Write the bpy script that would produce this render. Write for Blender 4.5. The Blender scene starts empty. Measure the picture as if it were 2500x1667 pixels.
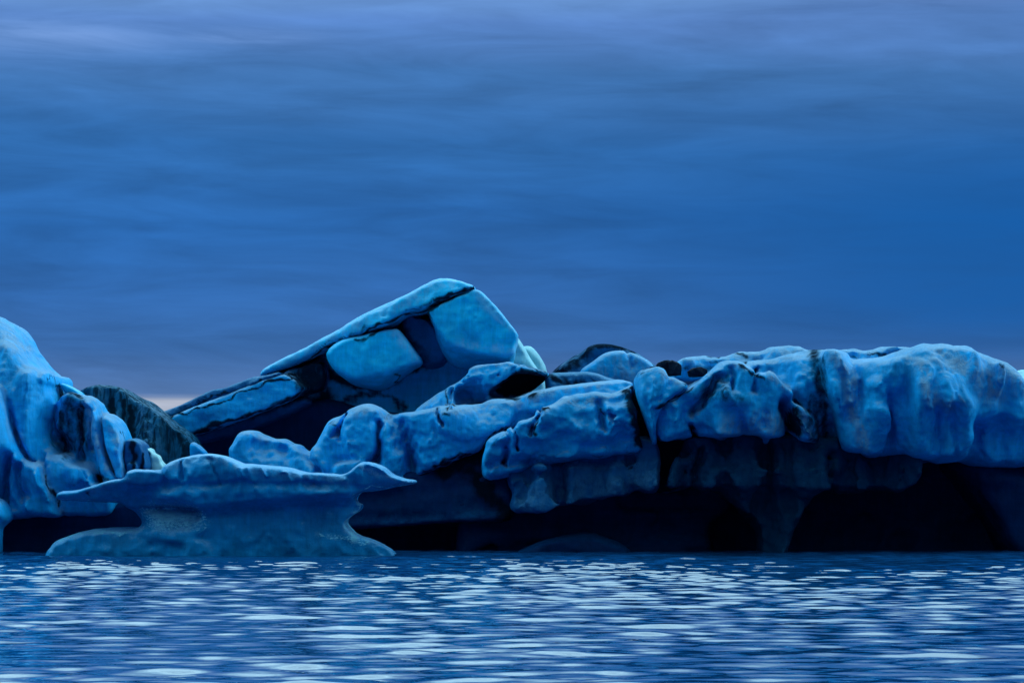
import bpy, math, random
import numpy as np

# ------------------------------------------------------------------ camera, world, sun, exposure
scene = bpy.context.scene
COL = scene.collection
F_PX, CX, CY, HOR, CAM_H = 6944.0, 1250.0, 833.5, 1195.0, 1.8
PITCH = math.atan((HOR - CY) / F_PX)
cam_d = bpy.data.cameras.new('camera')
cam = bpy.data.objects.new('camera', cam_d)
COL.objects.link(cam)
cam_d.lens = 36.0 * F_PX / 2500.0
cam_d.sensor_width = 36.0
cam_d.clip_start, cam_d.clip_end = 0.5, 20000
cam.location = (0, 0, CAM_H)
cam.rotation_euler = (math.pi / 2 + PITCH, 0, 0)
scene.camera = cam

scene.view_settings.view_transform = 'Standard'
scene.view_settings.look = 'None'
scene.view_settings.gamma = 1.0
scene.view_settings.exposure = 0.0
scene.cycles.use_denoising = True
scene.cycles.max_bounces = 6
scene.cycles.diffuse_bounces = 3

SUN_ELEV, SUN_AZ = 24.0, 62.0          # azimuth clockwise from +Y (the viewing direction): right and behind the ice


def lin(r, g, b):
    f = lambda c: (c / 255.0 / 12.92) if c / 255.0 <= 0.04045 else ((c / 255.0 + 0.055) / 1.055) ** 2.4
    return (f(r), f(g), f(b), 1.0)


class NT:
    """small helper for node trees"""
    def __init__(self, tree):
        self.t = tree
        tree.nodes.clear()

    def n(self, kind, **kw):
        nd = self.t.nodes.new(kind)
        for k, v in kw.items():
            setattr(nd, k, v)
        return nd

    def put(self, sock, v):
        if isinstance(v, bpy.types.NodeSocket):
            self.t.links.new(v, sock)
        elif v is not None:
            sock.default_value = v

    def math(self, op, a, b=None, c=None, clamp=False):
        nd = self.n('ShaderNodeMath', operation=op, use_clamp=clamp)
        for i, v in enumerate((a, b, c)):
            self.put(nd.inputs[i], v)
        return nd.outputs[0]

    def vmath(self, op, a, b=None):
        nd = self.n('ShaderNodeVectorMath', operation=op)
        self.put(nd.inputs[0], a)
        if b is not None:
            self.put(nd.inputs[1], b)
        return nd.outputs['Vector'] if op not in ('DOT_PRODUCT', 'LENGTH') else nd.outputs['Value']

    def mix(self, fac, a, b, mode='MIX'):
        nd = self.n('ShaderNodeMix', data_type='RGBA', blend_type=mode)
        self.put(nd.inputs[0], fac)
        self.put(nd.inputs[6], a)
        self.put(nd.inputs[7], b)
        return nd.outputs[2]

    def ramp(self, fac, stops, interp='LINEAR'):
        nd = self.n('ShaderNodeValToRGB')
        cr = nd.color_ramp
        cr.interpolation = interp
        while len(cr.elements) < len(stops):
            cr.elements.new(0.5)
        for e, (p, c) in zip(cr.elements, stops):
            e.position = p
            e.color = c
        self.put(nd.inputs[0], fac)
        return nd.outputs[0]

    def smooth(self, v, a, b):
        nd = self.n('ShaderNodeMapRange', interpolation_type='SMOOTHSTEP')
        self.put(nd.inputs[0], v)
        nd.inputs[1].default_value, nd.inputs[2].default_value = a, b
        return nd.outputs[0]

    def noise(self, vec, scale, detail=3.0, rough=0.5, dist=0.0):
        nd = self.n('ShaderNodeTexNoise')
        self.put(nd.inputs['Vector'], vec)
        nd.inputs['Scale'].default_value = scale
        nd.inputs['Detail'].default_value = detail
        nd.inputs['Roughness'].default_value = rough
        nd.inputs['Distortion'].default_value = dist
        return nd.outputs[0]


def g(v):
    return (v, v, v, 1.0)


world = bpy.data.worlds.new('World')
scene.world = world
world.use_nodes = True
W = NT(world.node_tree)
tc = W.n('ShaderNodeTexCoord').outputs['Generated']
sep = W.n('ShaderNodeSeparateXYZ')
W.put(sep.inputs[0], tc)
dx, dy, dz = sep.outputs
zpos = W.math('MAXIMUM', dz, 0.0)
# cloud deck: stretched streaks
tilt = W.math('ADD', dz, W.math('MULTIPLY', dx, 0.02))
cv = W.n('ShaderNodeCombineXYZ')
W.put(cv.inputs[0], dx); W.put(cv.inputs[1], dy); W.put(cv.inputs[2], tilt)
n1 = W.noise(W.vmath('MULTIPLY', cv.outputs[0], (14.0, 14.0, 95.0)), 1.0, 7.0, 0.58, 0.45)
n2 = W.noise(W.vmath('MULTIPLY', cv.outputs[0], (3.5, 3.5, 34.0)), 1.0, 4.0, 0.5, 0.2)
wob = W.math('MULTIPLY', W.math('SUBTRACT', n2, 0.5), 0.030)
zw = W.math('ADD', zpos, W.math('MULTIPLY', wob, W.smooth(dz, 0.03, 0.10)))
fac = W.math('SQRT', W.math('MAXIMUM', zw, 0.0))
S = lambda z: math.sqrt(z)
ZEN = 1.0
sky_col = W.ramp(fac, [
    (0.0, lin(165, 178, 208)),
    (S(0.0312), lin(190, 200, 222)),
    (S(0.0326), lin(86, 124, 180)),
    (S(0.050), lin(56, 108, 175)),
    (S(0.070), lin(48, 107, 180)),
    (S(0.093), lin(40, 106, 182)),
    (S(0.118), lin(48, 112, 184)),
    (S(0.143), lin(68, 124, 192)),
    (S(0.165), lin(92, 138, 208)),
    (S(0.185), (0.17, 0.35, 0.69, 1)),
    (S(0.235), (0.36, 0.68, 0.93, 1)),
    (S(0.33), (0.52, 0.86, 1.0, 1)),
    (1.0, (0.52, 0.86, 1.0, 1)),
])
# overcast skies grow brighter towards the zenith
up_gain = W.math('ADD', 1.0, W.math('MULTIPLY', W.smooth(dz, 0.175, 0.36), 1.7))
streak = W.math('ADD', 0.17, W.math('ADD', W.math('MULTIPLY', n1, 0.90), W.math('MULTIPLY', n2, 0.62)))
# the deck is thinner to the left, denser to the right
side = W.math('SUBTRACT', 1.0, W.math('MULTIPLY', W.smooth(dx, -0.16, 0.20), 0.14))
# twilight: the half of the sky over the ice, where the sun went down, is the bright one
dusk = W.math('ADD', 0.20, W.math('MULTIPLY', W.smooth(dy, -0.80, 0.30), 0.80))
gain = W.math('MULTIPLY', W.math('MULTIPLY', W.math('MULTIPLY', up_gain, streak), side), dusk)


def cloud_bank(az, el, ra, re):
    """soft bright thin patch of the cloud deck, in direction space (degrees)"""
    a = W.math('DIVIDE', W.math('SUBTRACT', dx, math.sin(math.radians(az))), math.radians(ra))
    e = W.math('DIVIDE', W.math('SUBTRACT', W.math('ADD', dz, W.math('MULTIPLY', wob, 0.35)), math.sin(math.radians(el))), math.radians(re))
    d2 = W.math('ADD', W.math('MULTIPLY', a, a), W.math('MULTIPLY', e, e))
    front = W.math('GREATER_THAN', dy, 0.0)
    return W.math('MULTIPLY', W.math('EXPONENT', W.math('MULTIPLY', d2, -1.0)), front)


hl = cloud_bank(-9.2, 9.0, 2.4, 0.34)
for spec in ((-5.4, 9.05, 1.3, 0.16), (9.4, 9.9, 1.8, 0.25)):
    hl = W.math('MAXIMUM', hl, cloud_bank(*spec))
hl = W.math('MULTIPLY', hl, W.smooth(n1, 0.25, 0.75))
deck = W.mix(1.0, sky_col, W.n('ShaderNodeCombineColor').outputs[0], 'MULTIPLY')
cc = deck.node.inputs[7].links[0].from_node
for i in range(3):
    W.put(cc.inputs[i], gain)
# a denser, deeper blue bank of cloud low on the right
bank = W.math('MULTIPLY', W.math('MULTIPLY', W.smooth(dx, -0.03, 0.19), W.smooth(dz, 0.034, 0.066)), W.math('SUBTRACT', 1.0, W.smooth(dz, 0.085, 0.15)))
deck = W.mix(W.math('MULTIPLY', bank, W.math('ADD', 0.6, W.math('MULTIPLY', n1, 0.5)), clamp=True), deck, lin(3, 90, 168))
deck = W.mix(W.math('MULTIPLY', hl, 0.9), deck, lin(125, 165, 228))
nish = W.n('ShaderNodeTexSky', sky_type='NISHITA')
nish.sun_disc = False
nish.sun_elevation = math.radians(SUN_ELEV)
nish.sun_rotation = math.radians(SUN_AZ)
nish.air_density, nish.dust_density, nish.ozone_density = 1.0, 0.6, 3.0
bg_clear = W.n('ShaderNodeBackground')
W.put(bg_clear.inputs[0], nish.outputs[0])
bg_clear.inputs[1].default_value = 0.05
bg_deck = W.n('ShaderNodeBackground')
W.put(bg_deck.inputs[0], deck)
bg_deck.inputs[1].default_value = 1.0
ms = W.n('ShaderNodeMixShader')
ms.inputs[0].default_value = 0.97      # overcast: a closed deck over the clear sky
W.put(ms.inputs[1], bg_clear.outputs[0])
W.put(ms.inputs[2], bg_deck.outputs[0])
W.put(W.n('ShaderNodeOutputWorld').inputs[0], ms.outputs[0])

sun_d = bpy.data.lights.new('sun', 'SUN')
sun_d.energy = 1.5
sun_d.angle = math.radians(25)
sun_d.color = (0.72, 0.90, 1.0)
sun = bpy.data.objects.new('sun', sun_d)
COL.objects.link(sun)
az, el = math.radians(SUN_AZ), math.radians(SUN_ELEV)
from mathutils import Vector
sdir = Vector((math.sin(az) * math.cos(el), math.cos(az) * math.cos(el), math.sin(el)))
sun.rotation_euler = (-sdir).to_track_quat('-Z', 'Y').to_euler()
sun.location = sdir * 200


# ------------------------------------------------------------------ geometry helpers
def at(px, py, Y):
    """photograph point -> point in the place at distance Y"""
    x, u = (px - CX) / F_PX, (CY - py) / F_PX
    d = (x, math.cos(PITCH) - u * math.sin(PITCH), math.sin(PITCH) + u * math.cos(PITCH))
    t = Y / d[1]
    return (t * d[0], CAM_H + t * d[2])


def poly(s):
    v = [float(c) for c in s.replace(',', ' ').split()]
    return list(zip(v[0::2], v[1::2]))


def chaikin(pts, n=2, closed=True):
    p = np.array(pts, float)
    for _ in range(n):
        q = np.roll(p, -1, 0) if closed else p[1:]
        a = p if closed else p[:-1]
        c = np.empty((len(a) * 2, 2))
        c[0::2] = a * 0.8 + q * 0.2
        c[1::2] = a * 0.2 + q * 0.8
        if not closed:
            c = np.vstack([p[:1], c, p[-1:]])
        p = c
    return p


def seg_dist(P, pts, closed):
    """distance of points P (N,2) to a polyline"""
    n = len(pts)
    d = np.full(len(P), 1e18, np.float32)
    for i in range(n if closed else n - 1):
        a, b = pts[i], pts[(i + 1) % n]
        ab = b - a
        L = max(float(ab @ ab), 1e-12)
        ap = P - a
        t = np.clip((ap @ ab) / L, 0, 1)
        e = ap - t[:, None] * ab
        d = np.minimum(d, (e * e).sum(1))
    return np.sqrt(d)


def poly_sdf(P, pts):
    d = seg_dist(P, pts, True)
    ins = np.zeros(len(P), bool)
    n = len(pts)
    for i in range(n):
        a, b = pts[i], pts[(i + 1) % n]
        if a[1] == b[1]:
            continue
        c = (a[1] > P[:, 1]) != (b[1] > P[:, 1])
        ins ^= c & (P[:, 0] < (b[0] - a[0]) * (P[:, 1] - a[1]) / (b[1] - a[1]) + a[0])
    return np.where(ins, -d, d)


def axis_w(x, L, m):
    """cubic b-spline weights (len(x), m) of positions x on a lattice of step L"""
    Wt = np.zeros((len(x), m), np.float32)
    u = x / L + 1.0
    i = np.floor(u).astype(int)
    f = u - i
    w = ((1 - f) ** 3 / 6, (3 * f ** 3 - 6 * f ** 2 + 4) / 6, (-3 * f ** 3 + 3 * f ** 2 + 3 * f + 1) / 6, f ** 3 / 6)
    r = np.arange(len(x))
    for k in range(4):
        Wt[r, i + k - 1] += w[k]
    return Wt


def noise3(xs, ys, zs, L, rng):
    """smooth random field on the grid, feature sizes L=(lx,ly,lz)"""
    ax = []
    for x, l in zip((xs, ys, zs), L):
        q = x - x[0]
        ax.append(axis_w(q, l, int(q[-1] / l) + 5))
    lat = rng.standard_normal((ax[0].shape[1], ax[1].shape[1], ax[2].shape[1])).astype(np.float32)
    v = np.tensordot(ax[0], lat, (1, 0))
    v = np.tensordot(v, ax[1], (1, 1)).transpose(0, 2, 1)
    return np.tensordot(v, ax[2], (2, 1)) * 1.6


def smin(a, b, k):
    if k <= 0:
        return np.minimum(a, b)
    h = np.clip(0.5 + 0.5 * (b - a) / k, 0, 1)
    return b + (a - b) * h - k * h * (1 - h)


def surface_nets(V, o, h):
    ins = V < 0
    nx, ny, nz = V.shape
    cnt = np.zeros((nx - 1, ny - 1, nz - 1), np.uint8)
    for i in (0, 1):
        for j in (0, 1):
            for k in (0, 1):
                cnt += ins[i:nx - 1 + i, j:ny - 1 + j, k:nz - 1 + k]
    act = (cnt > 0) & (cnt < 8)
    idx = np.full(act.shape, -1, np.int32)
    ci = np.argwhere(act)
    idx[act] = np.arange(len(ci))
    pos = np.zeros((len(ci), 3), np.float32)
    num = np.zeros(len(ci), np.float32)
    C = {}
    for i in (0, 1):
        for j in (0, 1):
            for k in (0, 1):
                C[i, j, k] = V[ci[:, 0] + i, ci[:, 1] + j, ci[:, 2] + k]
    for a in C:
        for d in range(3):
            if a[d]:
                continue
            b = list(a)
            b[d] = 1
            va, vb = C[a], C[tuple(b)]
            m = (va < 0) != (vb < 0)
            t = np.where(m, va / np.where(m, va - vb, 1), 0)
            for q in range(3):
                pos[:, q] += np.where(m, a[q] + (t if q == d else 0), 0)
            num += m
    pos = (pos / num[:, None] + ci) * h + o
    faces = []
    for d in range(3):
        sl0 = [slice(1, -1)] * 3
        sl1 = [slice(1, -1)] * 3
        sl0[d], sl1[d] = slice(0, -1), slice(1, None)
        A, B = ins[tuple(sl0)], ins[tuple(sl1)]
        e = np.argwhere(A != B)
        if not len(e):
            continue
        flip = A[e[:, 0], e[:, 1], e[:, 2]]
        base = e + 1
        base[:, d] -= 1
        u, v = [(1, 2), (2, 0), (0, 1)][d]
        q = []
        for du, dv in ((-1, -1), (0, -1), (0, 0), (-1, 0)):
            c = base.copy()
            c[:, u] += du
            c[:, v] += dv
            q.append(idx[c[:, 0], c[:, 1], c[:, 2]])
        q = np.stack(q, 1)
        q[~flip] = q[~flip][:, ::-1]
        faces.append(q)
    return pos, np.vstack(faces)


def largest_piece(v, f):
    """drop loose crumbs: keep only the biggest connected piece"""
    lab = np.arange(len(v))
    while True:
        old = lab.copy()
        np.minimum.at(lab, f.ravel(), np.repeat(lab[f].min(1), 4))
        for _ in range(6):
            lab = lab[lab]
        if (lab == old).all():
            break
    keep = lab[f[:, 0]] == np.bincount(lab[f[:, 0]]).argmax()
    f = f[keep]
    used = np.unique(f)
    new = np.zeros(len(v), np.int32)
    new[used] = np.arange(len(used))
    return v[used], new[f]


def new_mesh(name, verts, quads, smooth=True):
    me = bpy.data.meshes.new(name)
    me.vertices.add(len(verts))
    me.vertices.foreach_set('co', np.asarray(verts, np.float32).ravel())
    n = len(quads)
    me.loops.add(n * 4)
    me.loops.foreach_set('vertex_index', np.asarray(quads, np.int32).ravel())
    me.polygons.add(n)
    me.polygons.foreach_set('loop_start', np.arange(0, n * 4, 4, dtype=np.int32))
    me.polygons.foreach_set('use_smooth', np.full(n, smooth))
    me.update(calc_edges=True)
    return me


def C(pts, Y, T, r=0.35, rd=None, a=0.0, b=0.0, k=0.25, sub=False, ch=2, bb=None, by=0.5):
    """one lobe: outline seen from the front, front face at distance Y, thickness T, edge rounding r (in the outline) by rd (in depth),
    front face turned by a (per metre of x), leaned back by b (per metre of z) above its belly and undercut by bb below it"""
    p = poly(pts)
    if bb is None:
        bb = 0.0 if max(y for x, y in p) > 1370 or a or sub else 0.5
    rd = (rd or r) * 0.75
    r *= 0.6
    return dict(pts=p, Y=Y, T=T, r=r, rd=rd, a=a, b=b, k=k, sub=sub, ch=ch, bb=bb, by=by)


def lean(c, x, z):
    u = z - c['zb']
    w = 0.25
    sp = np.sqrt(u * u + w * w) - w                 # |u|, rounded at the belly
    return c['a'] * (x - c['cen'][0]) + (c['b'] * (u + sp) + c['bb'] * (sp - u)) / 2


SEED = [11]


def warp2(p, yv, rng):
    wr = np.zeros_like(p)
    for sc, am in ((3.1, .05), (6.3, .035), (13.0, .02), (27.0, .012)):
        for q in range(2):
            th, ph = rng.random(2) * 6.283, rng.random(2) * 6.283
            for e in range(2):
                wr[:, q] += am * np.sin(sc * (p[:, 0] * math.cos(th[e]) + p[:, 1] * math.sin(th[e]) + .6 * yv) + ph[e])
    return wr


def ice_part(name, comps, mat, parent, noise=((1.5, .05), (-.8, .05), (-.32, .013), (.09, .006)), flute=0.0, cuts=(), dirt_shade=(), frost_light=(), pale=(), h=0.045, lab=None, layer=0.0, yref=None):
    SEED[0] += 1
    rng = np.random.default_rng(SEED[0])
    lo, hi = np.array([1e9] * 3), np.array([-1e9] * 3)
    for c in comps:
        yf = c['Y'] + min(c['rd'], c['T'] / 2)          # the outline is widest behind the rounded front edge
        w = np.array([at(x, y, yf) for x, y in c['pts']])
        c['cen'] = (w.min(0) + w.max(0)) / 2
        c['zb'] = w[:, 1].min() + c['by'] * (w[:, 1].max() - w[:, 1].min())
        w = np.array([at(x, y, yf + lean(c, p[0], p[1])) for (x, y), p in zip(c['pts'], w)])
        c['w'] = chaikin(w, c['ch'])
        if c['sub']:
            continue
        ext = (c['w'].max(0) - c['w'].min(0)) / 2
        sh = abs(c['a']) * ext[0] + max(abs(c['b']), abs(c['bb'])) * ext[1] * 2 * max(c['by'], 1 - c['by'])
        lo = np.minimum(lo, [c['w'][:, 0].min(), c['Y'] - sh, c['w'][:, 1].min()])
        hi = np.maximum(hi, [c['w'][:, 0].max(), c['Y'] + c['T'] + sh, c['w'][:, 1].max()])
    lo -= 0.45
    hi += 0.45
    lo[2] = max(lo[2], -1.1)
    hv = np.array([h, h * 1.5, h], np.float32)           # coarser along the line of sight, where nothing shows it
    xs, ys, zs = (np.arange(lo[i], hi[i], hv[i], dtype=np.float32) for i in range(3))
    XX, ZZ = np.meshgrid(xs, zs, indexing='ij')
    P = np.stack([XX.ravel(), ZZ.ravel()], 1).astype(np.float64)
    D = None
    for c in comps:
        s = poly_sdf(P, c['w']).reshape(XX.shape).astype(np.float32)
        yc = c['Y'] + c['T'] / 2 + lean(c, XX, ZZ)
        r, rd = c['r'], min(c['rd'], c['T'] / 2)
        q1 = (s + r)[:, None, :]
        yy = (np.abs(ys[None, :, None] - yc[:, None, :]) - c['T'] / 2 + rd) * (r / rd)
        d = np.minimum(np.maximum(q1, yy), 0) + np.sqrt(np.maximum(q1, 0) ** 2 + np.maximum(yy, 0) ** 2) - r
        d = d.astype(np.float32)
        if c['sub']:
            D = -smin(-D, d, c['k'])
        else:
            D = d if D is None else smin(D, d, c['k'])
    Yref = yref or min(c['Y'] for c in comps if not c['sub']) + 0.4
    Pw = P + warp2(P, 0 * P[:, 0], rng) if cuts else P
    for st in cuts:
        pts, wd, amt = st[:3]
        ln = chaikin([at(x, y, Yref) for x, y in poly(pts)], 2, False)
        q = seg_dist(Pw, ln, False).reshape(XX.shape) / wd
        e = (np.clip(1 - q, 0, 1) if len(st) > 3 else np.exp(-q ** 2)) * amt
        D += e.astype(np.float32)[:, None, :]
    for L, amp in noise:
        nn = noise3(xs, ys, zs, (abs(L),) * 3, rng)
        D += (np.abs(nn) - .5 if L < 0 else nn) * amp        # a negative size makes sharp-edged melt scallops
    if flute:
        D += noise3(xs, ys, zs, (.28, .6, 1.8), rng) * flute
    if layer:
        D += noise3(xs, ys, zs, (2.5, 1.5, .22), rng) * layer
    for ax in range(3):                       # closed at the border of the grid
        sl = [slice(None)] * 3
        for e in (0, -1):
            sl[ax] = e
            D[tuple(sl)] = np.maximum(D[tuple(sl)], 0.3 * h)
    v, f = surface_nets(D, lo.astype(np.float32), hv)
    v, f = largest_piece(v, f)
    me = new_mesh(name, v, f)
    vp = v[:, [0, 2]].astype(np.float64)
    wr = warp2(vp, v[:, 1], rng)
    vz, vy = v[:, 2] - CAM_H, v[:, 1]
    fw = vy * math.cos(PITCH) + vz * math.sin(PITCH)
    PX = F_PX / 80.0                                     # photograph points per metre at the ice
    vp = np.stack([CX + F_PX * v[:, 0] / fw, CY - F_PX * (vz * math.cos(PITCH) - vy * math.sin(PITCH)) / fw], 1) + wr * PX
    for nm, strokes in (('dirt_shade', dirt_shade), ('frost_light', frost_light), ('pale', pale)):
        m = np.zeros(len(v), np.float32)
        for st in strokes:
            pts, wd, amt = st[:3]
            pw = poly(pts)
            wd = wd * PX
            if len(st) > 3:                   # an area
                s = poly_sdf(vp, chaikin(pw, 2))
                e = np.clip(0.5 - s / (2 * wd), 0, 1) * amt
            else:
                e = np.exp(-(seg_dist(vp, chaikin(pw, 2, False), False) / wd) ** 2) * amt
            m = np.maximum(m, e)
        at_ = me.attributes.new(nm, 'FLOAT', 'POINT')
        at_.data.foreach_set('value', m.astype(np.float32))
    ob = bpy.data.objects.new(name, me)
    COL.objects.link(ob)
    me.materials.append(mat)
    ob.parent = parent
    if lab:
        ob['label'] = lab
    return ob


def thing(name, label, cat, group=None, loc=(0, 80, 0)):
    o = bpy.data.objects.new(name, None)
    COL.objects.link(o)
    o.empty_display_size = 0.5
    o['label'], o['category'] = label, cat
    if group:
        o['group'] = group
    return o


# ------------------------------------------------------------------ materials
def ice_material(name, blue, white, crust=0.8, dirt_shade=(0.003, 0.008, 0.018, 1), rough=0.42, bump=1.0, sss=0.0, streaks=0.0, grain=14.0, spec=0.12, sparkle=False):
    m = bpy.data.materials.new(name)
    m.use_nodes = True
    N = NT(m.node_tree)
    geo = N.n('ShaderNodeNewGeometry')
    pos = geo.outputs['Position']
    nz = N.n('ShaderNodeSeparateXYZ')
    N.put(nz.inputs[0], geo.outputs['Normal'])
    att = lambda a: N.n('ShaderNodeAttribute', attribute_name=a).outputs['Fac']
    big = N.noise(pos, 0.9, 4, 0.55, 0.3)
    mid = N.noise(pos, 4.5, 5, 0.6, 0.2)
    fine = N.noise(pos, grain, 5, 0.75)
    tall = N.noise(N.vmath('MULTIPLY', pos, (5.0, 5.0, 0.7)), 1.0, 4, 0.6, 0.4)
    # weathered bubbly crust is whiter: on top of the ice and in patches
    up = N.smooth(N.math('ADD', nz.outputs[2], N.math('MULTIPLY', N.math('SUBTRACT', mid, 0.5), 0.9)), 0.35, 1.05)
    patch = N.smooth(N.math('ADD', N.math('MULTIPLY', big, 0.6), N.math('MULTIPLY', mid, 0.4)), 0.46, 0.72)
    fr = N.math('ADD', N.math('MULTIPLY', up, crust), N.math('MULTIPLY', patch, 0.05))
    frs = N.math('MULTIPLY', att('frost_light'), N.smooth(N.math('ADD', N.math('MULTIPLY', tall, 0.5), N.math('MULTIPLY', mid, 0.5)), 0.36, 0.62))  # pale crust strokes, plus light painted onto right-hand faces and edges
    fr = N.math('ADD', fr, frs, clamp=True)
    base = N.mix(N.smooth(N.math('ADD', N.math('MULTIPLY', big, 0.55), N.math('MULTIPLY', tall, 0.45)), 0.3, 0.7), blue, tuple(c * 0.68 for c in blue[:3]) + (1,))
    # blue and bubbly bands: fine upright melt streaks and lying layers
    st = N.noise(N.vmath('MULTIPLY', pos, (11.0, 11.0, 1.2)), 1.0, 5, 0.65, 0.6)
    ly = N.noise(N.vmath('MULTIPLY', pos, (0.7, 0.7, 6.5)), 1.0, 4, 0.6, 0.5)
    var = N.math('ADD', 0.50, N.math('ADD', N.math('MULTIPLY', st, 0.55), N.math('MULTIPLY', ly, 0.45)))
    vc = N.n('ShaderNodeCombineColor')
    for q in range(3):
        N.put(vc.inputs[q], var)
    base = N.mix(1.0, base, vc.outputs[0], 'MULTIPLY')
    gr = N.noise(pos, 34, 2, 0.6)
    fr = N.math('MULTIPLY', fr, N.math('ADD', 0.55, N.math('MULTIPLY', N.smooth(gr, 0.3, 0.7), 0.55)), clamp=True)
    col = N.mix(fr, base, white)
    pl = att('pale')
    if sparkle:
        sp = N.noise(N.vmath('MULTIPLY', pos, (1.0, 1.0, 2.0)), 12, 5, 0.75, 1.0)
        pl = N.smooth(N.math('ADD', sp, N.math('MULTIPLY', N.math('SUBTRACT', pl, 1.0), 0.34)), 0.33, 0.45)
    col = N.mix(N.math('MULTIPLY', pl, 1.0, clamp=True), col, (0.22, 0.74, 1.0, 1) if sparkle else (0.42, 0.78, 0.84, 1))  # with sparkle on, glints are painted as bright speckles of colour
    # silt frozen into the ice, plus shade painted into seams and hollows
    dn = N.math('ADD', N.math('MULTIPLY', mid, 0.5), N.math('MULTIPLY', tall, 0.5))
    dm = N.math('SUBTRACT', N.math('MULTIPLY', att('dirt_shade'), 1.35), N.math('MULTIPLY', N.smooth(dn, 0.3, 0.7), 0.6))
    dm = N.math('MULTIPLY', N.smooth(dm, -0.05, 0.85), 0.96)
    if streaks:
        sv = N.noise(N.vmath('MULTIPLY', pos, (6.5, 6.5, 0.55)), 1.0, 6, 0.62, 0.5)
        dm = N.math('MAXIMUM', dm, N.math('MULTIPLY', N.smooth(sv, 0.40, 0.60), streaks))
    speck = N.math('MULTIPLY', N.smooth(N.noise(pos, 9.0, 5, 0.75), 0.62, 0.74), 0.35)
    dm = N.math('MAXIMUM', dm, N.math('MULTIPLY', speck, N.smooth(big, 0.42, 0.6)))
    col = N.mix(dm, col, dirt_shade)
    hgt = N.math('ADD', N.math('MULTIPLY', mid, 0.35), N.math('MULTIPLY', fine, N.math('ADD', 0.35, N.math('MULTIPLY', fr, 0.8))))
    hgt = N.math('ADD', hgt, N.math('MULTIPLY', gr, N.math('ADD', 0.06, N.math('MULTIPLY', fr, 0.25))))
    bm = N.n('ShaderNodeBump')
    bm.inputs['Strength'].default_value = bump
    bm.inputs['Distance'].default_value = 0.075
    if sparkle:
        hgt = N.math('ADD', hgt, N.math('MULTIPLY', N.math('MULTIPLY', sp, att('pale')), 1.2))
    N.put(bm.inputs['Height'], hgt)
    bs = N.n('ShaderNodeBsdfPrincipled')
    N.put(bs.inputs['Base Color'], col)
    rg = N.math('ADD', N.math('ADD', rough, N.math('MULTIPLY', fr, 0.22)), N.math('MULTIPLY', dm, 0.4), clamp=True)
    if sparkle:
        rg = N.math('SUBTRACT', rg, N.math('MULTIPLY', pl, 0.12), clamp=True)
    N.put(bs.inputs['Roughness'], rg)
    bs.inputs['IOR'].default_value = 1.31
    N.put(bs.inputs['Specular IOR Level'], N.math('MULTIPLY', N.math('SUBTRACT', 1.0, dm, clamp=True), spec))
    if sparkle:                               # painted glint speckles, also made slightly metallic
        N.put(bs.inputs['Metallic'], N.math('MULTIPLY', pl, 0.2))
    if sss:
        bs.inputs['Subsurface Weight'].default_value = sss
        bs.inputs['Subsurface Radius'].default_value = (0.08, 0.45, 1.0)
        bs.inputs['Subsurface Scale'].default_value = 0.3
    N.put(bs.inputs['Normal'], bm.outputs[0])
    N.put(N.n('ShaderNodeOutputMaterial').inputs[0], bs.outputs[0])
    return m


BLUE = (0.001, 0.43, 0.95, 1)
WHITE = (0.29, 0.55, 0.84, 1)
M_ICE = ice_material('weathered_blue_ice', BLUE, WHITE)
M_SMOOTH = ice_material('smooth_blue_ice', (0.001, 0.52, 0.96, 1), (0.18, 0.52, 0.86, 1), crust=0.45, bump=0.4, rough=0.3)
M_WET_SHADE = ice_material('wet_shade_ice', (0.0005, 0.030, 0.12, 1), (0.002, 0.09, 0.24, 1), crust=0.4, rough=0.3, spec=0.06, sss=0, bump=0.5)  # wet waterline ice, darkened further to put overhang shade into its colour
M_DIRTY_SHADE = ice_material('silty_and_shaded_ice', (0.001, 0.12, 0.34, 1), (0.08, 0.34, 0.64, 1), crust=0.7, rough=0.4)  # silty ice; also darkens shaded ledge, neck and underside by colour
M_DIM = ice_material('shade_dimmed_ledge_ice', (0.001, 0.052, 0.14, 1), (0.02, 0.16, 0.32, 1), crust=0.5, rough=0.35, spec=0.08)  # darker copy of the ice, shade under the cliff put into colour
M_STRIPE = ice_material('striped_silty_ice', (0.004, 0.12, 0.25, 1), (0.07, 0.26, 0.46, 1), crust=0.3, streaks=0.85, dirt_shade=(0.002, 0.012, 0.022, 1), bump=0.6)
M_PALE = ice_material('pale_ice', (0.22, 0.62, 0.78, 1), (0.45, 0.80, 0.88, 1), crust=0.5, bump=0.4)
M_CLEAR = ice_material('clear_melting_ice', (0.001, 0.29, 0.68, 1), (0.20, 0.52, 0.86, 1), crust=0.8, rough=0.2, bump=0.7, grain=18, sparkle=True)


def rock_material():
    m = bpy.data.materials.new('dark_basalt')
    m.use_nodes = True
    N = NT(m.node_tree)
    pos = N.n('ShaderNodeNewGeometry').outputs['Position']
    n = N.noise(pos, 12, 5, 0.6)
    bs = N.n('ShaderNodeBsdfPrincipled')
    N.put(bs.inputs['Base Color'], N.mix(n, (0.001, 0.005, 0.014, 1), (0.004, 0.018, 0.045, 1)))
    bs.inputs['Roughness'].default_value = 0.6
    bs.inputs['Specular IOR Level'].default_value = 0.02
    bm = N.n('ShaderNodeBump')
    bm.inputs['Distance'].default_value = 0.05
    N.put(bm.inputs['Height'], n)
    N.put(bs.inputs['Normal'], bm.outputs[0])
    N.put(N.n('ShaderNodeOutputMaterial').inputs[0], bs.outputs[0])
    return m


M_ROCK = rock_material()

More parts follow.
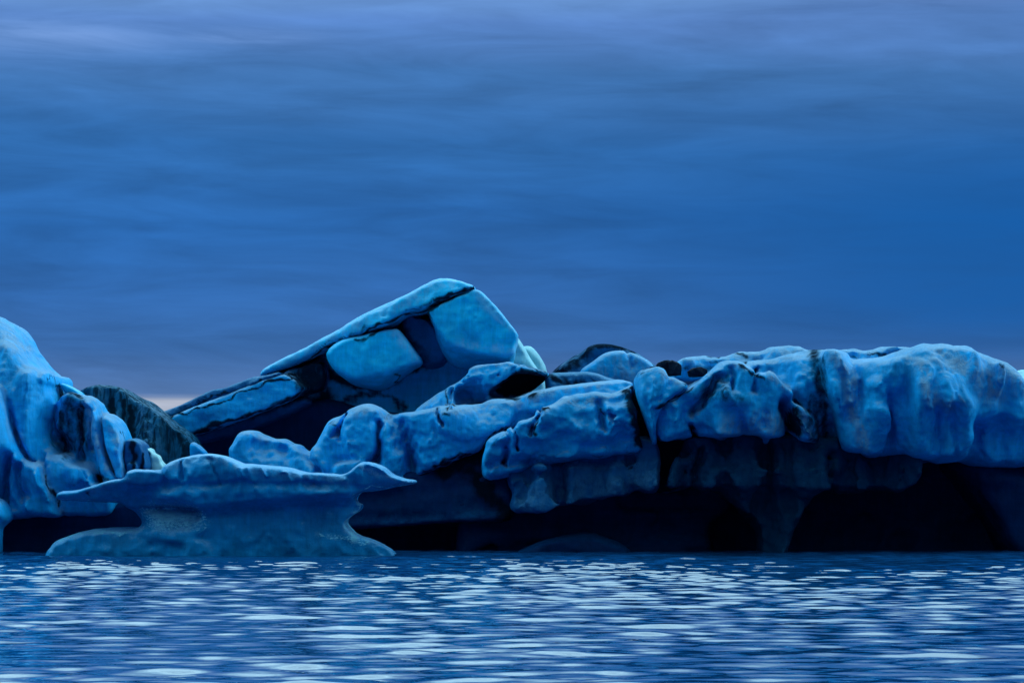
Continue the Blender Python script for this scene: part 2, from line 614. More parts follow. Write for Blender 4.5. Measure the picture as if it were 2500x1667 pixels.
# ------------------------------------------------------------------ water
def water_material():
    m = bpy.data.materials.new('lagoon_water')
    m.use_nodes = True
    N = NT(m.node_tree)
    pos = N.n('ShaderNodeNewGeometry').outputs['Position']
    n1 = N.noise(N.vmath('MULTIPLY', pos, (1.0, 1.3, 1.0)), 4.5, 2, 0.45)
    bm = N.n('ShaderNodeBump')
    bm.inputs['Strength'].default_value = 0.12
    bm.inputs['Distance'].default_value = 0.03
    N.put(bm.inputs['Height'], n1)
    bs = N.n('ShaderNodeBsdfPrincipled')
    bs.inputs['Base Color'].default_value = (0.003, 0.05, 0.16, 1)
    bs.inputs['Roughness'].default_value = 0.012
    bs.inputs['IOR'].default_value = 1.333
    N.put(bs.inputs['Normal'], bm.outputs[0])
    N.put(N.n('ShaderNodeOutputMaterial').inputs[0], bs.outputs[0])
    return m


def build_water():
    rng = np.random.default_rng(5)
    fx = np.arange(-17, 17.001, 0.075)
    g_ = np.concatenate([[0.15], 0.15 * 1.25 ** np.arange(1, 48)]).cumsum()
    g_ = g_[g_ < 9000]
    xs = np.concatenate([-17 - g_[::-1], fx, fx[-1] + g_])
    fy = np.arange(23, 87, 0.08)
    ys = np.concatenate([23 - g_[::-1], fy, fy[-1] + g_])
    X, Y = np.meshgrid(xs, ys, indexing='ij')
    Z = np.zeros_like(X)
    for k in range(90):
        lam = 0.28 * (4.8 if k < 78 else 9.0) ** rng.random()
        th = rng.normal(math.pi / 2 + 0.12, 0.42)
        kk = 2 * math.pi / lam
        amp = 0.00225 * lam ** 0.9
        Z += amp * np.sin(kk * (math.cos(th) * X + math.sin(th) * Y) + rng.random() * 6.283)
    # gusts: patches of steeper ripples between calmer ones
    G = np.zeros_like(X)
    for k in range(14):
        lam = rng.uniform(5, 18)
        th = rng.random() * 6.283
        G += np.sin(2 * math.pi / lam * (math.cos(th) * X + 0.55 * math.sin(th) * Y) + rng.random() * 6.283)
    Z *= np.clip(0.95 + 0.05 * G, 0.6, 1.3) * np.interp(Y, (25, 45, 85), (0.72, 0.82, 1.30))
    ex = np.clip(1 - (np.abs(X) - 17) / 6, 0, 1)
    ey = np.clip(1 - (Y - 87) / 6, 0, 1) * np.clip(1 - (23 - Y) / 6, 0, 1)
    Z *= ex * ey
    nx, ny = X.shape
    i = np.arange(nx * ny).reshape(nx, ny)
    q = np.stack([i[:-1, :-1], i[1:, :-1], i[1:, 1:], i[:-1, 1:]], -1).reshape(-1, 4)
    me = new_mesh('water', np.stack([X, Y, Z], -1).reshape(-1, 3), q)
    ob = bpy.data.objects.new('water', me)
    COL.objects.link(ob)
    me.materials.append(water_material())
    ob['kind'] = 'structure'


build_water()

# ------------------------------------------------------------------ icebergs
FL = 'icebergs afloat in the lagoon'

# --- tall grooved iceberg cut by the left edge of the picture
t = thing('iceberg', 'tall grooved pale blue iceberg at the left edge of the picture', 'iceberg', FL)
ice_part('ice_wall', [
    C('-260 850 -120 772 -30 766 0 777 24 795 47 822 59 845 79 867 99 898 119 914 142 938 160 958 180 1000 180 1240 -260 1240', 82.9, 5, .5, 1.8, b=.3),
    C('-220 850 0 838 28 828 51 846 79 886 100 909 125 934 150 964 150 1100 100 1135 -220 1135', 82.2, 4, .5, 1.8, b=.3, k=.1, bb=.1),
    C('50 905 88 900 97 950 86 1030 92 1080 102 1128 78 1130 58 1092 40 1040 30 970', 81.6, 3, .3, 1.2, b=.25, k=.2, bb=0),
    C('80 965 150 955 205 970 232 985 252 1060 285 1180 90 1180', 82.8, 3, .2, .5, k=.1),
    C('200 966 226 984 238 1008 244 1050 254 1095 272 1140 296 1176 262 1184 240 1152 226 1112 214 1060 206 1010', 81.7, 3, .16, .9, k=.15, ch=1, bb=0),
    C('244 1011 258 1013 280 1028 292 1052 300 1070 303 1090 298 1110 306 1140 313 1170 292 1177 276 1142 262 1100 252 1060', 81.8, 2.5, .14, .7, k=.06, ch=1, bb=0),
    C('130 1096 160 1103 185 1132 222 1135 236 1156 240 1180 285 1190 282 1264 150 1266 120 1200 110 1140', 81.3, 3, .3, 1.3, k=.25, b=.5, bb=.6, by=.6),
    C('-200 925 0 940 8 962 24 1037 43 1092 67 1122 99 1127 115 1155 130 1203 154 1252 152 1266 60 1266 -200 1270', 80.7, 4, .4, 1.3, b=.2, bb=.35, by=.45, k=.06),
], M_ICE, t, cuts=[('78 885 95 930 92 985 83 1035 91 1085 100 1126', .22, -.14, 's'), ('108 960 104 1040 116 1095', .3, .3), ('40 850 62 880 85 905', .12, .10, 's'), ('150 985 152 1110', .16, .12), ('178 990 176 1120', .12, .14), ('200 990 204 1100', .1, .12), ('50 1150 60 1205', .16, .22), ('18 1130 12 1225', .25, .32), ('100 1150 118 1220', .14, -.08, 's'), ('62 1160 66 1235', .12, -.08, 's')],
    dirt_shade=[('146 945 160 962 200 975', .07, .8), ('138 955 205 972 222 1040 228 1128 150 1120 132 1060', .22, .60, 1), ('116 1150 142 1227', .08, .85), ('236 1150 246 1172 280 1186', .1, .8), ('150 1000 165 1110', .12, .75), ('200 985 208 1090', .08, .8), ('120 915 158 960', .04, .6), ('290 1050 300 1085', .05, .7)],
    frost_light=[('0 835 30 830 60 850', .15, .7), ('215 975 226 1060 270 1150', .12, .9), ('256 1016 290 1090 305 1160', .1, .9), ('90 1128 120 1160 150 1250', .12, .7), ('0 950 40 1080', .1, .6)], flute=.045, yref=81.6, noise=((1.5, .04), (-1.0, .035), (-.35, .012), (.09, .007)), h=.052)  # ridge edges painted paler where light comes from the right
ice_part('silty_block', [C('302 1074 320 1070 344 1080 353 1108 361 1143 345 1150 312 1160 300 1120', 82.1, 2, .12, .35), C('308 1128 330 1126 338 1142 330 1165 308 1165', 81.7, 1, .1, .3, k=.05)], M_DIRTY_SHADE, t,
    dirt_shade=[('318 1085 330 1140', .12, .95), ('350 1100 352 1140', .06, .9)], frost_light=[('306 1074 344 1082', .06, 1.0)], h=.035)
ice_part('waterline_base', [C('-220 1240 290 1235 400 1190 420 1400 -220 1400', 82.6, 4, .3, .6)], M_WET_SHADE, t, layer=.04, h=.1)

# --- silt-striped slab
t = thing('iceberg', 'dark green grey iceberg slab with vertical silt stripes, behind the left berg', 'iceberg', FL)
ice_part('slab', [
    C('190 953 221 944 257 941 285 944 304 954 336 974 368 993 395 1015 419 1037 451 1055 467 1076 476 1104 490 1200 490 1390 180 1390 180 1000', 85.5, 3.0, .10, .35, b=.12, a=-.1),
], M_STRIPE, t, flute=.05, dirt_shade=[('264 975 290 1080', .12, 1.0), ('300 970 312 1080', .1, .95), ('320 985 330 1075', .12, .95), ('425 1050 452 1110', .12, .8)], pale=[], frost_light=[('352 1000 372 1100', .18, .8), ('228 960 250 1010', .14, .7), ('257 942 285 945 336 975 419 1038', .03, 1)], h=.052)
ice_part('snow_drift', [C('146 936 158 934 194 953 204 966 196 976 175 975 158 962', 84.6, 1.6, .12, .4)], M_SMOOTH, t, h=.04)
t = thing('ice_chunk', 'small rounded blue ice chunk at the foot of the striped slab', 'ice chunk')
ice_part('ice_body', [C('464 1086 472 1080 480 1082 492 1093 504 1106 510 1200 470 1200', 84.9, 1.2, .12, .4), C('455 1180 530 1180 540 1390 450 1390', 84.8, 2.0, .2, .5)], M_ICE, t, h=.05)
t = thing('ice_chunk', 'small pale green glassy ice chunk wedged beside the grooved berg', 'ice chunk')
ice_part('ice_body', [C('352 1100 360 1094 368 1097 374 1104 384 1108 392 1117 394 1127 402 1138 406 1150 402 1200 352 1200', 83.2, 1.0, .1, .3)], M_PALE, t, cuts=[('366 1104 372 1145', .05, .05)], h=.03, noise=((.5, .03), (-.22, .07), (.08, .006)), pale=[('350 1090 405 1090 405 1160 350 1160', .1, .8, 1)])
t = thing('ice_chunk', 'low rounded ice lump floating at the far left bottom corner of the grooved berg', 'ice chunk')
ice_part('ice_body', [C('-90 1212 -8 1219 6 1231 20 1258 16 1270 -4 1278 -90 1280', 80.2, 1.5, .2, .8), C('-90 1262 -5 1262 -10 1395 -90 1395', 80.2, 1.2, .2, .5)], M_ICE, t, h=.045)

# --- tilted slab iceberg
t = thing('iceberg', 'large tilted slab iceberg with a sharp peak and hanging blocks, rising behind the others', 'iceberg', FL)
ice_part('recessed_wall', [
    C('440 1046 500 1010 620 950 700 900 850 830 1000 755 1150 725 1225 800 1252 880 1262 1000 1262 1385 430 1385 425 1120', 91.2, 6, .5, 1.2, b=.05),
], M_SMOOTH, t, dirt_shade=[('640 930 780 900 900 950 1040 890', .22, .9), ('700 990 960 960 980 1000', .12, .7), ('560 1060 720 1010 800 960', .3, .8)], h=.09)
ice_part('undercut_shade_base', [C('430 1085 620 1015 740 985 800 975 900 1000 1000 1010 1262 1020 1262 1385 430 1385', 90.6, 6, .4, .8)], M_WET_SHADE, t, h=.1)  # dark block added so the recess looks deep in shade
ice_part('top_slab', [
    C('634 920 641 906 653 895 688 877 741 851 802 820 838 802 879 777 937 751 997 721 1038 698 1070 682 1097 680 1132 688 1158 697 1160 706 1097 730 1059 745 1038 757 997 763 962 786 876 823 802 853 741 884 673 912', 88.6, 4.5, .22, .9, b=.62, a=-.32, ch=1),
], M_SMOOTH, t, noise=((1.3, .05), (-.6, .04), (-.25, .015), (.09, .007)), dirt_shade=[('1157 706 1097 729 1059 745 1038 757 997 763 962 786 876 823 802 853 741 884 673 912', .07, .9), ('900 800 830 826 760 862', .05, .6), ('1060 736 1000 752', .05, .6)], frost_light=[('650 898 802 822 937 755 1070 684 1150 695', .22, .7)], h=.05)  # lower seam painted dark for the shading between slab and blocks
ice_part('end_block', [
    C('1038 757 1059 747 1097 732 1156 706 1173 708 1200 736 1229 771 1249 795 1266 815 1264 828 1258 842 1256 862 1240 872 1180 868 1132 858 1097 842 1073 815 1050 785', 88.4, 5, .16, .5, b=.10, bb=.1, ch=1),
    C('1060 800 1250 810 1254 885 1210 905 1120 900 1080 870', 89.4, 4, .35, .9, k=.4),
], M_SMOOTH, t, flute=.012, noise=((1.3, .05), (-.7, .03), (-.3, .012), (.09, .005)), dirt_shade=[('1156 707 1097 733 1059 748 1040 759 1046 785', .06, .9)], frost_light=[('1120 840 1200 850 1250 860', .12, .9), ('1165 712 1262 815', .12, .8)])
ice_part('hanging_block', [
    C('802 861 833 836 868 823 962 801 974 804 991 824 1009 854 1025 880 1021 887 968 906 897 923 862 926 824 903 806 878', 88.7, 4, .15, .45, ch=1, b=.12, bb=.15),
    C('830 890 960 890 1000 890 960 930 921 948 870 935', 89.3, 3.5, .3, .8, k=.3),
], M_SMOOTH, t, flute=.012, noise=((1.3, .05), (-.7, .03), (-.3, .012), (.09, .005)), dirt_shade=[('868 825 962 802', .06, .8), ('962 920 985 930', .06, .8)], frost_light=[('968 806 1015 878', .2, .9)])  # right end painted paler, as lit from the right
ice_part('neck', [C('975 790 1000 760 1044 780 1060 800 1092 842 1088 890 1028 892 1003 838', 89.8, 3, .2, .5)], M_DIRTY_SHADE, t, flute=.04, dirt_shade=[('975 785 1035 870', .25, .62), ('1000 765 1044 785', .06, .9)], h=.05)  # recessed neck coloured dark, its shade put into the material
ice_part('lower_slab', [
    C('400 1026 450 1006 512 982 629 934 690 912 722 926 748 946 730 962 703 980 615 1014 527 1046 465 1064 436 1044', 88.2, 5, .14, .45, b=.1, bb=.2, ch=1),
    C('690 905 740 890 790 880 800 915 792 950 770 962 735 960 705 940', 89.7, 3, .2, .8, k=.3, ch=1),
], M_ICE, t, noise=((1.3, .04), (.3, .012), (.1, .007)), dirt_shade=[('405 1024 512 984 629 937 703 918 735 935', .045, 1.0), ('470 1062 615 1013 703 982 770 958', .1, .9), ('712 885 800 870 810 965 740 975 704 950', .3, .9, 1)], frost_light=[])
ice_part('lower_slab_top', [
    C('384 1012 433 992 468 977 518 953 550 948 585 935 612 924 640 919 690 906 684 918 629 938 512 986 409 1026', 88.4, 4.5, .12, .6, a=-.3, b=.65, ch=1),
], M_DIRTY_SHADE, t, noise=((1.3, .04), (.3, .012), (.1, .007)), dirt_shade=[('480 990 560 962 640 928', .05, .85), ('440 1000 520 965', .04, .6)], frost_light=[('390 1010 468 978 518 955 612 927', .08, .7)], h=.055)
ice_part('lower_slab_underside', [C('460 1060 620 1010 740 965 770 985 700 1020 600 1060 480 1090', 89.9, 4, .25, .8)], M_DIRTY_SHADE, t, dirt_shade=[('460 1060 620 1010 740 965', .15, .7)], h=.07)  # underside shade put into the darker ice colour

t = thing('iceberg', 'smooth pale glowing iceberg peeping out behind the peak of the tilted slab', 'iceberg', FL)
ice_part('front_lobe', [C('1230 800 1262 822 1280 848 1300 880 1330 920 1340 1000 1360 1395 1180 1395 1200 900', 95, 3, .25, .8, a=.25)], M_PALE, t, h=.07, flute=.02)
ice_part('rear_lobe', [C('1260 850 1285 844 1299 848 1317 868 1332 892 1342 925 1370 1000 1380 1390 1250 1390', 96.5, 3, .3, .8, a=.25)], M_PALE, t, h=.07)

# --- dark rimmed mound
t = thing('iceberg', 'rounded iceberg mound with a dark silty rim, behind the long berg', 'iceberg', FL)
ice_part('silty_rim', [C('1345 912 1390 880 1422 862 1444 845 1483 840 1519 843 1551 852 1579 870 1606 888 1640 960 1650 1390 1320 1390 1330 960', 91, 3.5, .2, .8, b=.15)], M_DIRTY_SHADE, t, h=.06,
    dirt_shade=[('1354 906 1422 863 1444 848 1519 846 1551 856', .14, .85), ('1400 890 1440 870', .2, .6)], frost_light=[('1519 846 1600 886', .1, 1)])
ice_part('snow_mound', [C('1415 906 1447 886 1470 868 1492 859 1526 858 1560 868 1590 886 1606 905 1606 960 1415 960', 90.2, 2, .25, .8, b=.5)], M_ICE, t, h=.05, frost_light=[('1450 870 1600 870 1600 960 1450 960', .2, .5, 1)], cuts=[('1530 862 1545 900', .1, .08)])

# --- lumpy middle iceberg
t = thing('iceberg', 'lumpy bright blue iceberg with rounded humps in the middle', 'iceberg', FL)
ice_part('humps', [
    C('560 1100 571 1084 583 1062 595 1053 620 1050 656 1058 693 1064 718 1078 754 1096 800 1110 820 1180 700 1200 580 1190', 84.0, 3.5, .4, 1.5, b=.15, bb=.2),
    C('754 1098 773 1084 788 1053 806 1025 843 1015 861 1001 886 991 907 990 935 1001 959 1019 990 1050 1000 1120 960 1200 760 1200', 83.9, 4, .4, 1.6, b=.3, k=.25, bb=.1),
    C('840 1018 861 1001 886 991 907 990 930 1000 936 1040 925 1110 890 1140 850 1120 838 1060', 83.6, 3, .3, 1.3, b=.3, k=.2, bb=0),
    C('945 1025 981 1010 1008 1010 1050 1002 1100 1000 1186 981 1244 977 1294 952 1354 948 1408 942 1461 935 1530 930 1530 1000 1330 1010 1300 1040 1240 1052 1195 1068 1175 1100 1125 1116 1090 1135 1030 1158 1010 1185 930 1195 930 1060', 84.1, 4, .22, 1.4, b=.55, k=.3, bb=0),
    C('1286 960 1354 948 1461 935 1542 929 1545 965 1390 985 1315 1012 1284 1002', 83.6, 2, .14, .8, b=.6, k=.08, bb=0, ch=1),
    C('1060 1004 1100 1000 1186 982 1250 977 1262 1000 1240 1040 1180 1070 1120 1075 1075 1050', 84.0, 2, .16, .8, b=.4, k=.15, bb=0),
    C('812 1136 846 1124 885 1123 930 1140 930 1190 812 1190', 83.4, 2, .2, .6, k=.1),
    C('1000 1020 1024 992 1042 980 1060 967 1082 952 1109 947 1112 965 1090 1010 1040 1030', 86.0, 2.5, .2, .9, b=.25, k=.05, bb=0),
    C('1040 1000 1075 970 1095 945 1115 934 1141 914 1144 901 1161 892 1220 886 1241 882 1264 889 1337 909 1340 925 1300 955 1240 985 1140 1000', 85.8, 3, .18, .9, b=.2, bb=.1, ch=1, k=.05),
    C('1190 955 1225 930 1262 903 1336 911 1360 942 1292 958 1247 974', 84.0, 3.4, .12, .4, sub=True, k=.12),
], M_ICE, t, yref=84.2, noise=((1.2, .05), (-1.0, .04), (-.35, .008), (.09, .008)), cuts=[('925 1020 935 1090 920 1130', .16, .10), ('838 1020 815 1060', .1, .12, 's'), ('1064 1008 1085 1050', .1, .1, 's'), ('640 1085 690 1110', .4, .16), ('754 1098 780 1150', .15, .1), ('960 1020 985 1080 1000 1140', .2, .12), ('1120 935 1105 990', .1, -.06, 's'), ('1130 960 1170 985', .3, .1)],
    dirt_shade=[('1030 1160 1091 1133 1125 1114 1177 1099 1198 1066 1240 1050', .07, .8), ('1080 1012 1110 1012', .06, .8), ('700 1066 720 1080', .05, .5), ('945 1018 975 1010', .05, .5), ('806 1030 820 1050', .06, .5),
          ('1200 958 1255 905 1336 908 1358 942 1250 974', .10, 1.0, 1), ('1264 890 1336 908', .05, .7), ('1092 955 1096 1000', .06, .8)],  # hollow between the ridges painted dark, shade put into colour
    frost_light=[('1060 1000 1186 983 1244 979 1294 956 1461 938', .16, .9), ('861 1003 907 993 955 1018', .12, .9), ('595 1056 690 1066', .08, .9), ('1150 895 1240 885', .08, .9), ('1024 994 1060 968', .06, .7)], h=.048)
ice_part('saddle_ridge', [C('1330 915 1390 911 1426 911 1461 915 1497 927 1535 930 1540 960 1340 970', 85.8, 3, .18, .8, b=.5, bb=0)], M_DIRTY_SHADE, t, dirt_shade=[('1345 915 1390 940 1420 935', .14, .85), ('1440 925 1500 935', .06, .7)], frost_light=[('1344 910 1461 914 1530 928', .08, 1)])
ice_part('lower_flank', [C('780 1150 1010 1150 1030 1158 1095 1128 1140 1110 1200 1085 1240 1150 1260 1270 1150 1272 1000 1285 860 1297 700 1300 640 1250', 84.1, 4, .2, .6, b=.3, bb=-.3)], M_WET_SHADE, t, layer=.05, frost_light=[('880 1270 1150 1250', .3, .6)], dirt_shade=[('1090 1145 1200 1095 1270 1060', .3, 1.0), ('1150 1150 1240 1260', .3, .9)], h=.065)
ice_part('waterline_base', [C('600 1180 1300 1180 1320 1400 560 1400', 86.0, 4, .4, .8)], M_WET_SHADE, t, layer=.05, h=.1, noise=((1.4, .15), (-.7, .1), (-.3, .03)))

# --- layered middle-right iceberg
t = thing('iceberg', 'layered blue iceberg with two overhanging ledges, between the humps and the long cliff', 'iceberg', FL)
ice_part('layered_cliff', [
    C('1178 1134 1184 1108 1199 1078 1261 1042 1269 1031 1308 1020 1316 1002 1344 995 1390 970 1426 963 1469 961 1497 965 1526 952 1546 938 1540 965 1550 1010 1564 1060 1574 1106 1497 1112 1390 1121 1283 1147 1200 1168 1184 1158', 80.9, 4.5, .22, 1.0, b=.5, bb=.75, by=.62, ch=1),
], M_ICE, t, flute=.03, layer=.04, yref=81.3, noise=((1.3, .04), (-.7, .06), (-.3, .025), (.09, .008)), cuts=[('1312 1004 1306 1055', .08, .14, 's'), ('1268 1035 1258 1090', .08, .12, 's'), ('1240 1060 1228 1130', .12, .10, 's'), ('1460 985 1475 1040', .12, .12), ('1390 990 1380 1060', .3, .08), ('1180 1075 1560 1020', .22, -.05), ('1190 1130 1570 1070', .15, .05)],
    dirt_shade=[('1316 1004 1335 1000', .05, .9), ('1308 1025 1300 1058', .08, .9), ('1292 1040 1282 1060', .04, .7), ('1530 955 1545 1010 1570 1090', .19, 1.0), ('1548 935 1556 980 1580 1080', .1, 1.0), ('1458 985 1468 1010', .06, .6), ('1199 1085 1240 1058', .03, .5), ('1250 1160 1420 1125 1580 1112', .09, .55)],
    frost_light=[('1316 1006 1390 972 1469 963 1520 960', .1, 1)])
ice_part('waterline_base', [C('1150 1150 1260 1110 1640 1110 1760 1160 1800 1230 1730 1300 1760 1400 1080 1400 1120 1300 1090 1220', 84.2, 4, .6, 1.6)], M_WET_SHADE, t, layer=.06, h=.1, noise=((1.4, .15), (-.7, .12), (-.3, .04)))
ice_part('lower_ledge', [
    C('1240 1110 1400 1080 1590 1070 1606 1120 1600 1160 1604 1192 1585 1200 1560 1197 1533 1211 1500 1208 1461 1219 1420 1221 1380 1234 1336 1238 1300 1249 1262 1254 1250 1240 1256 1205 1244 1170', 81.9, 4, .07, .4, ch=1, b=.45, bb=-.45, k=.25),
], M_DIRTY_SHADE, t, flute=.07, layer=.04, noise=((1.2, .08), (-.5, .06), (-.22, .025), (.08, .01)), frost_light=[('1300 1215 1590 1170', .35, .8)], h=.05)  # overhang shade put into the darker ice colour
ice_part('drowned_shelf', [C('1215 1356 1270 1342 1320 1318 1380 1305 1440 1303 1480 1318 1530 1340 1570 1400 1190 1400', 82.2, 2.2, .3, .7, b=.15)], M_WET_SHADE, t)

# --- long right-hand iceberg
t = thing('iceberg', 'long blue ice cliff with melted lobes on a dark undercut stem, at the right', 'iceberg', FL)
ice_part('melted_cliff', [
    C('1690 945 1760 905 1815 884 1870 876 1933 870 2004 857 2060 862 2072 884 2140 881 2190 859 2236 845 2261 840 2315 841 2369 859 2436 884 2458 899 2483 916 2510 935 2600 980 2700 1050 2720 1140 2500 1140 2372 1142 2346 1124 2100 1105 1960 1100 1700 1088', 81.4, 5.5, .4, 1.8, b=.3, bb=.6, by=.65),
    C('1596 990 1626 976 1654 966 1690 941 1715 925 1740 910 1769 887 1804 883 1826 898 1861 919 1879 908 1915 938 1936 956 1934 981 1969 1006 1997 1034 2002 1082 1965 1076 1861 1067 1740 1064 1670 1072 1600 1078', 80.4, 4, .16, .8, b=.35, bb=.45, by=.6, ch=1, k=.06),
    C('2000 880 2009 855 2040 856 2058 874 2083 902 2097 934 2100 991 2097 1041 2110 1101 2076 1107 2047 1098 2036 1000 2008 940', 80.6, 3, .3, 1.2, b=.3, bb=.3, by=.6, ch=1, k=.1),
    C('2066 892 2100 884 2140 881 2190 859 2236 845 2261 840 2315 841 2344 849 2369 859 2385 910 2346 945 2347 965 2366 996 2360 1022 2358 1049 2364 1070 2354 1097 2346 1123 2261 1120 2205 1116 2150 1118 2130 1114 2105 1104 2090 1000', 80.6, 5, .45, 2.2, b=.4, bb=.5, by=.62, k=.1),
    C('2018 1050 2030 1038 2040 1044 2048 1070 2044 1086 2032 1093 2020 1082', 80.75, 1.2, .12, .4, k=.14, ch=1),
    C('2330 850 2369 859 2404 874 2436 884 2445 940 2430 981 2424 1010 2380 1030 2340 1020', 81.0, 4, .35, 1.6, k=.12, b=.3, bb=.3),
    C('2104 930 2140 915 2160 960 2168 1010 2165 1060 2158 1116 2125 1114 2105 1102 2098 1000', 80.4, 2, .2, .8, k=.1, b=.3, bb=.35, by=.6),
    C('2215 900 2262 870 2320 900 2345 950 2366 996 2360 1022 2358 1049 2364 1070 2346 1124 2261 1121 2214 1117 2210 1030', 80.3, 3, .35, 1.4, k=.22, b=.45, bb=.4, by=.6),
], M_ICE, t, yref=80.9, flute=.05, noise=((1.4, .04), (-.8, .06), (-.32, .012), (.09, .007)),
    cuts=[('2256 905 2262 1000', .12, -.05), ('2285 1000 2290 1100', .1, .05), ('2320 1000 2325 1100', .1, .04), ('1750 930 1700 1000', .2, .12), ('1925 985 1935 1065', .14, .2), ('1690 1040 1700 1075', .1, .15, 's'), ('1812 1020 1816 1070', .10, .05), ('1872 1000 1868 1040', .12, .05), ('1640 1000 1660 1050', .2, -.05), ('1760 960 1840 1000', .25, -.06),
          ('1944 1010 1975 1070', .05, -.06, 's'), ('1845 900 1830 960', .12, .1, 's'), ('1780 900 1790 950', .1, .06), ('2050 880 2080 980', .2, -.06, 's')],
    dirt_shade=[('1690 945 1740 915 1790 930 1850 990 1780 990 1700 980', .25, .55, 1), ('1804 886 1830 905 1861 922', .06, .8), ('1925 990 1950 1000 1970 1062 1920 1062', .10, .9, 1), ('1940 975 1975 1008 1992 1036', .05, .7), ('1690 1045 1700 1075', .08, .8), ('1740 950 1720 990', .1, .6), ('1610 985 1690 945', .05, .8),
          ('1990 858 1996 930 2008 1000 2014 1085', .24, .76), ('1982 980 1992 1080', .28, .62), ('2440 890 2450 900', .05, .8)],
    frost_light=[('1760 1015 1915 1005 1915 1072 1740 1068', .15, .7, 1), ('1960 1010 1990 1075', .12, 1), ('1880 910 1936 960', .1, .9), ('1769 888 1810 890', .1, .7), ('2030 870 2080 930 2085 1000 2095 1090', .2, .9), ('1820 886 1975 868', .07, .8),
           ('2230 870 2270 960 2320 990', .16, .9), ('2300 860 2390 900 2430 960', .3, .9), ('2345 970 2362 1000', .06, .7), ('2436 890 2500 940 2560 980', .25, .9)], h=.048)
ice_part('knob', [
    C('1556 926 1562 911 1594 899 1611 900 1640 920 1676 942 1672 954 1626 976 1606 1000 1597 1040 1603 1082 1594 1084 1584 1049 1571 999 1558 960', 80.5, 3, .2, .7, b=.4, bb=.5, by=.72, ch=1),
], M_ICE, t, cuts=[('1575 925 1590 985 1598 1040', .12, -.05, 's'), ('1630 925 1610 975', .12, .06)], flute=.03, dirt_shade=[('1632 916 1676 944', .05, .8), ('1672 954 1626 976 1604 1000', .05, .8), ('1560 915 1590 900', .03, .5)], frost_light=[('1600 905 1660 945', .1, .8)])
ice_part('crevasse_wall', [C('1520 940 1700 930 1700 1200 1540 1200', 82.4, 3, .2, .5)], M_DIRTY_SHADE, t, dirt_shade=[('1520 930 1700 930 1700 1210 1520 1210', .2, .95, 1)], h=.08)
ice_part('snow_ridge', [
    C('1640 900 1661 877 1701 873 1769 873 1797 861 1844 860 1883 852 1944 846 1976 858 2010 866 2040 854 2072 853 2111 859 2169 845 2219 846 2250 860 2250 930 1640 940', 83.8, 4, .2, 1.0, b=.4, ch=1, bb=0),
], M_ICE, t, noise=((1.0, .05), (-.45, .05), (.18, .02), (.09, .012)), dirt_shade=[('1797 868 1830 872', .06, .8), ('1730 880 1760 884', .05, .7), ('2111 866 2130 872 2160 860', .06, .7), ('2070 880 2110 895', .06, .6), ('2190 852 2230 850', .04, .5), ('1650 895 1740 900', .08, .6)], frost_light=[('1640 870 2220 850', .3, .6)], h=.055)
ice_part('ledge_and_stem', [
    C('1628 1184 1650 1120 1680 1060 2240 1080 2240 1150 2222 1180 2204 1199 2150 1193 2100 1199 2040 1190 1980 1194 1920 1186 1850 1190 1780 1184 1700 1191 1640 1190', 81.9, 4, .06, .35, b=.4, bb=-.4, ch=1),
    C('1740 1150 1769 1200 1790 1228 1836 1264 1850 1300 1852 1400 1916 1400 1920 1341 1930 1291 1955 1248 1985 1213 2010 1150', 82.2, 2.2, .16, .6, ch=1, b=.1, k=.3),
], M_DIM, t, flute=.08, noise=((1.2, .08), (-.5, .06), (-.22, .025), (.08, .01)), cuts=[('1700 1100 1696 1185', .1, .08), ('2036 1110 2040 1190', .15, .10), ('2200 1130 2195 1190', .06, -.05, 's')], frost_light=[('1760 1110 2030 1110 2030 1180 1760 1180', .3, .4, 1), ('1640 1180 1660 1130', .1, .6)], h=.05)
ice_part('waterline_base', [C('1490 1100 2720 1100 2720 1400 1480 1400', 86.0, 3.5, .4, .8)], M_WET_SHADE, t, h=.1, noise=((1.4, .15), (-.7, .12), (-.3, .04)))
ice_part('flank_foot', [C('2300 1120 2700 1120 2720 1400 2470 1400 2430 1330 2395 1260 2340 1190', 83.4, 4, .7, 2.6)], M_WET_SHADE, t, h=.07, noise=((1.4, .15), (-.7, .1), (-.3, .03)))

# --- far sliver at the right edge
t = thing('iceberg', 'tiny white iceberg top at the right edge, beyond the long cliff', 'iceberg', FL)
ice_part('ice_body', [C('2470 925 2484 906 2504 900 2540 915 2580 905 2640 960 2700 1080 2780 1180 2820 1390 2400 1390 2420 1150 2450 1000', 97, 5, .7, 2.4, b=.2)], M_PALE, t, h=.1, noise=((1.5, .15), (-.8, .1), (-.3, .03)))

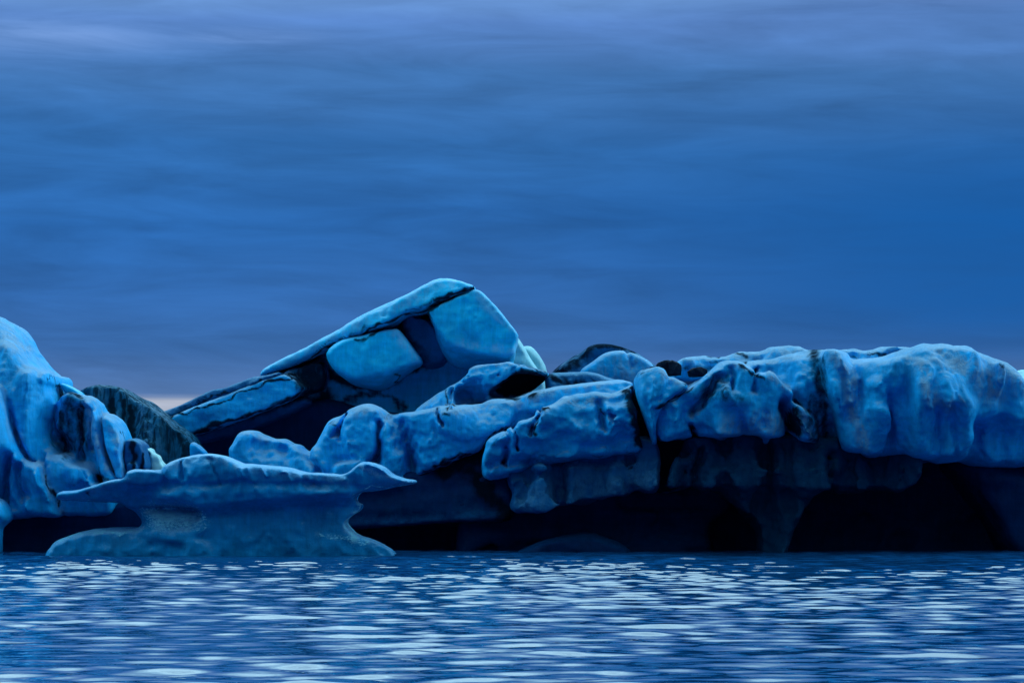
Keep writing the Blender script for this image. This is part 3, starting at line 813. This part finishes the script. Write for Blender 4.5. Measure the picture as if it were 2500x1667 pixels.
# --- foreground mushroom berg
t = thing('iceberg', 'low mushroom shaped clear blue iceberg with a thin brim, nearest the water in front', 'iceberg', FL)
ice_part('ice_body', [
    C('145 1214 149 1202 189 1199 227 1187 273 1172 308 1168 315 1150 338 1145 396 1149 411 1132 438 1118 476 1109 514 1106 545 1111 564 1120 587 1132 617 1134 667 1139 709 1143 751 1153 801 1155 843 1155 862 1143 885 1124 916 1130 939 1141 958 1158 981 1166 1012 1171 1015 1179 962 1190 916 1202 857 1206 700 1215 560 1230 450 1236 388 1238 342 1243 319 1241 298 1225 227 1224 150 1219', 77.3, 3.0, .14, .9, b=.5, bb=1.3, by=.58, ch=1),
    C('388 1200 857 1196 867 1221 888 1228 882 1248 848 1267 843 1280 870 1305 924 1320 964 1345 985 1400 440 1400 470 1310 500 1250 480 1225', 77.85, 2.6, .14, .6, b=.18, bb=.0, ch=1, k=.45),
    C('325 1235 400 1225 500 1228 560 1255 550 1300 470 1330 390 1325 340 1300 354 1272', 77.9, 2.6, .6, 1.8, b=.9, bb=-.9, k=.12),
    C('118 1352 139 1322 165 1312 197 1300 235 1293 300 1288 350 1290 420 1305 500 1310 540 1345 550 1400 100 1400', 77.75, 2.4, .25, 1.1, b=.4, k=.15),
    C('411 1134 438 1119 476 1110 514 1107 545 1112 564 1121 587 1133 600 1150 590 1172 520 1180 430 1178 405 1160', 77.1, 2, .12, .7, b=.5, k=.08, ch=1),
    C('315 1152 338 1147 396 1150 404 1165 390 1182 330 1185 312 1170', 77.15, 2, .1, .5, b=.4, k=.06, ch=1),
    C('575 1136 667 1141 709 1145 735 1154 742 1168 720 1176 600 1178', 77.15, 2, .1, .6, b=.4, k=.06, ch=1),
    C('740 1154 801 1157 835 1160 850 1170 836 1178 760 1178', 77.2, 2, .09, .5, b=.4, k=.06, ch=1),
], M_CLEAR, t, noise=((1.3, .04), (-.6, .025), (-.25, .012), (.1, .006)), h=.04,
    cuts=[('590 1150 600 1170', .05, -.03), ('640 1150 652 1172', .06, -.03), ('700 1155 712 1174', .06, -.03), ('445 1130 440 1170', .06, .03), ('520 1125 530 1170', .05, .02)],
    dirt_shade=[('222 1195 228 1205', .05, .6), ('160 1210 150 1205', .03, .5)], frost_light=[('420 1128 514 1110 587 1140 751 1160 843 1165', .14, .7), ('885 1128 960 1165 1010 1173', .1, .8), ('227 1195 310 1175', .08, .5), ('870 1222 885 1232 850 1265 845 1285 875 1310', .06, 1.0)],
    pale=[('352 1244 400 1238 470 1242 500 1270 440 1296 385 1300 372 1275', .4, 1.0, 1), ('868 1226 884 1234 850 1266 846 1284 872 1308', .07, .95), ('150 1318 230 1297 340 1292', .08, .7), ('145 1217 227 1223 300 1224', .02, .8), ('860 1205 960 1190 1012 1176', .025, .9), ('780 1300 900 1315', .15, .6)])  # glints on window, stem edge and brim painted as pale speckles
# --- dark stones lying on top of the long cliff
def stone(label, comps, grp='dark stones on top of the ice'):
    o = ice_part('stone', [C(p, y, T, .03, .06, ch=0, k=.02, a=a, b=b) for p, y, T, a, b in comps], M_ROCK, None, noise=((.35, .02), (-.2, .03), (.07, .006)), h=.028)
    o['label'], o['category'], o['group'] = label, 'stone', grp


stone('largest black stone lying on the ice at the top of the long cliff', [('1598 899 1606 885 1622 879 1634 878 1640 886 1636 912 1606 912', 81.5, .5, .5, .4), ('1630 884 1642 877 1656 883 1664 893 1662 915 1632 916', 81.4, .5, -.4, .5)])
stone('small black stone on the ice left of the largest stone', [('1582 904 1588 895 1598 893 1604 899 1602 914 1584 914', 81.2, .3, .3, .3)])
stone('flat dark stone on the ice right of the largest stone', [('1680 906 1692 899 1712 897 1726 903 1728 918 1684 920', 81.6, .5, .3, .7)])
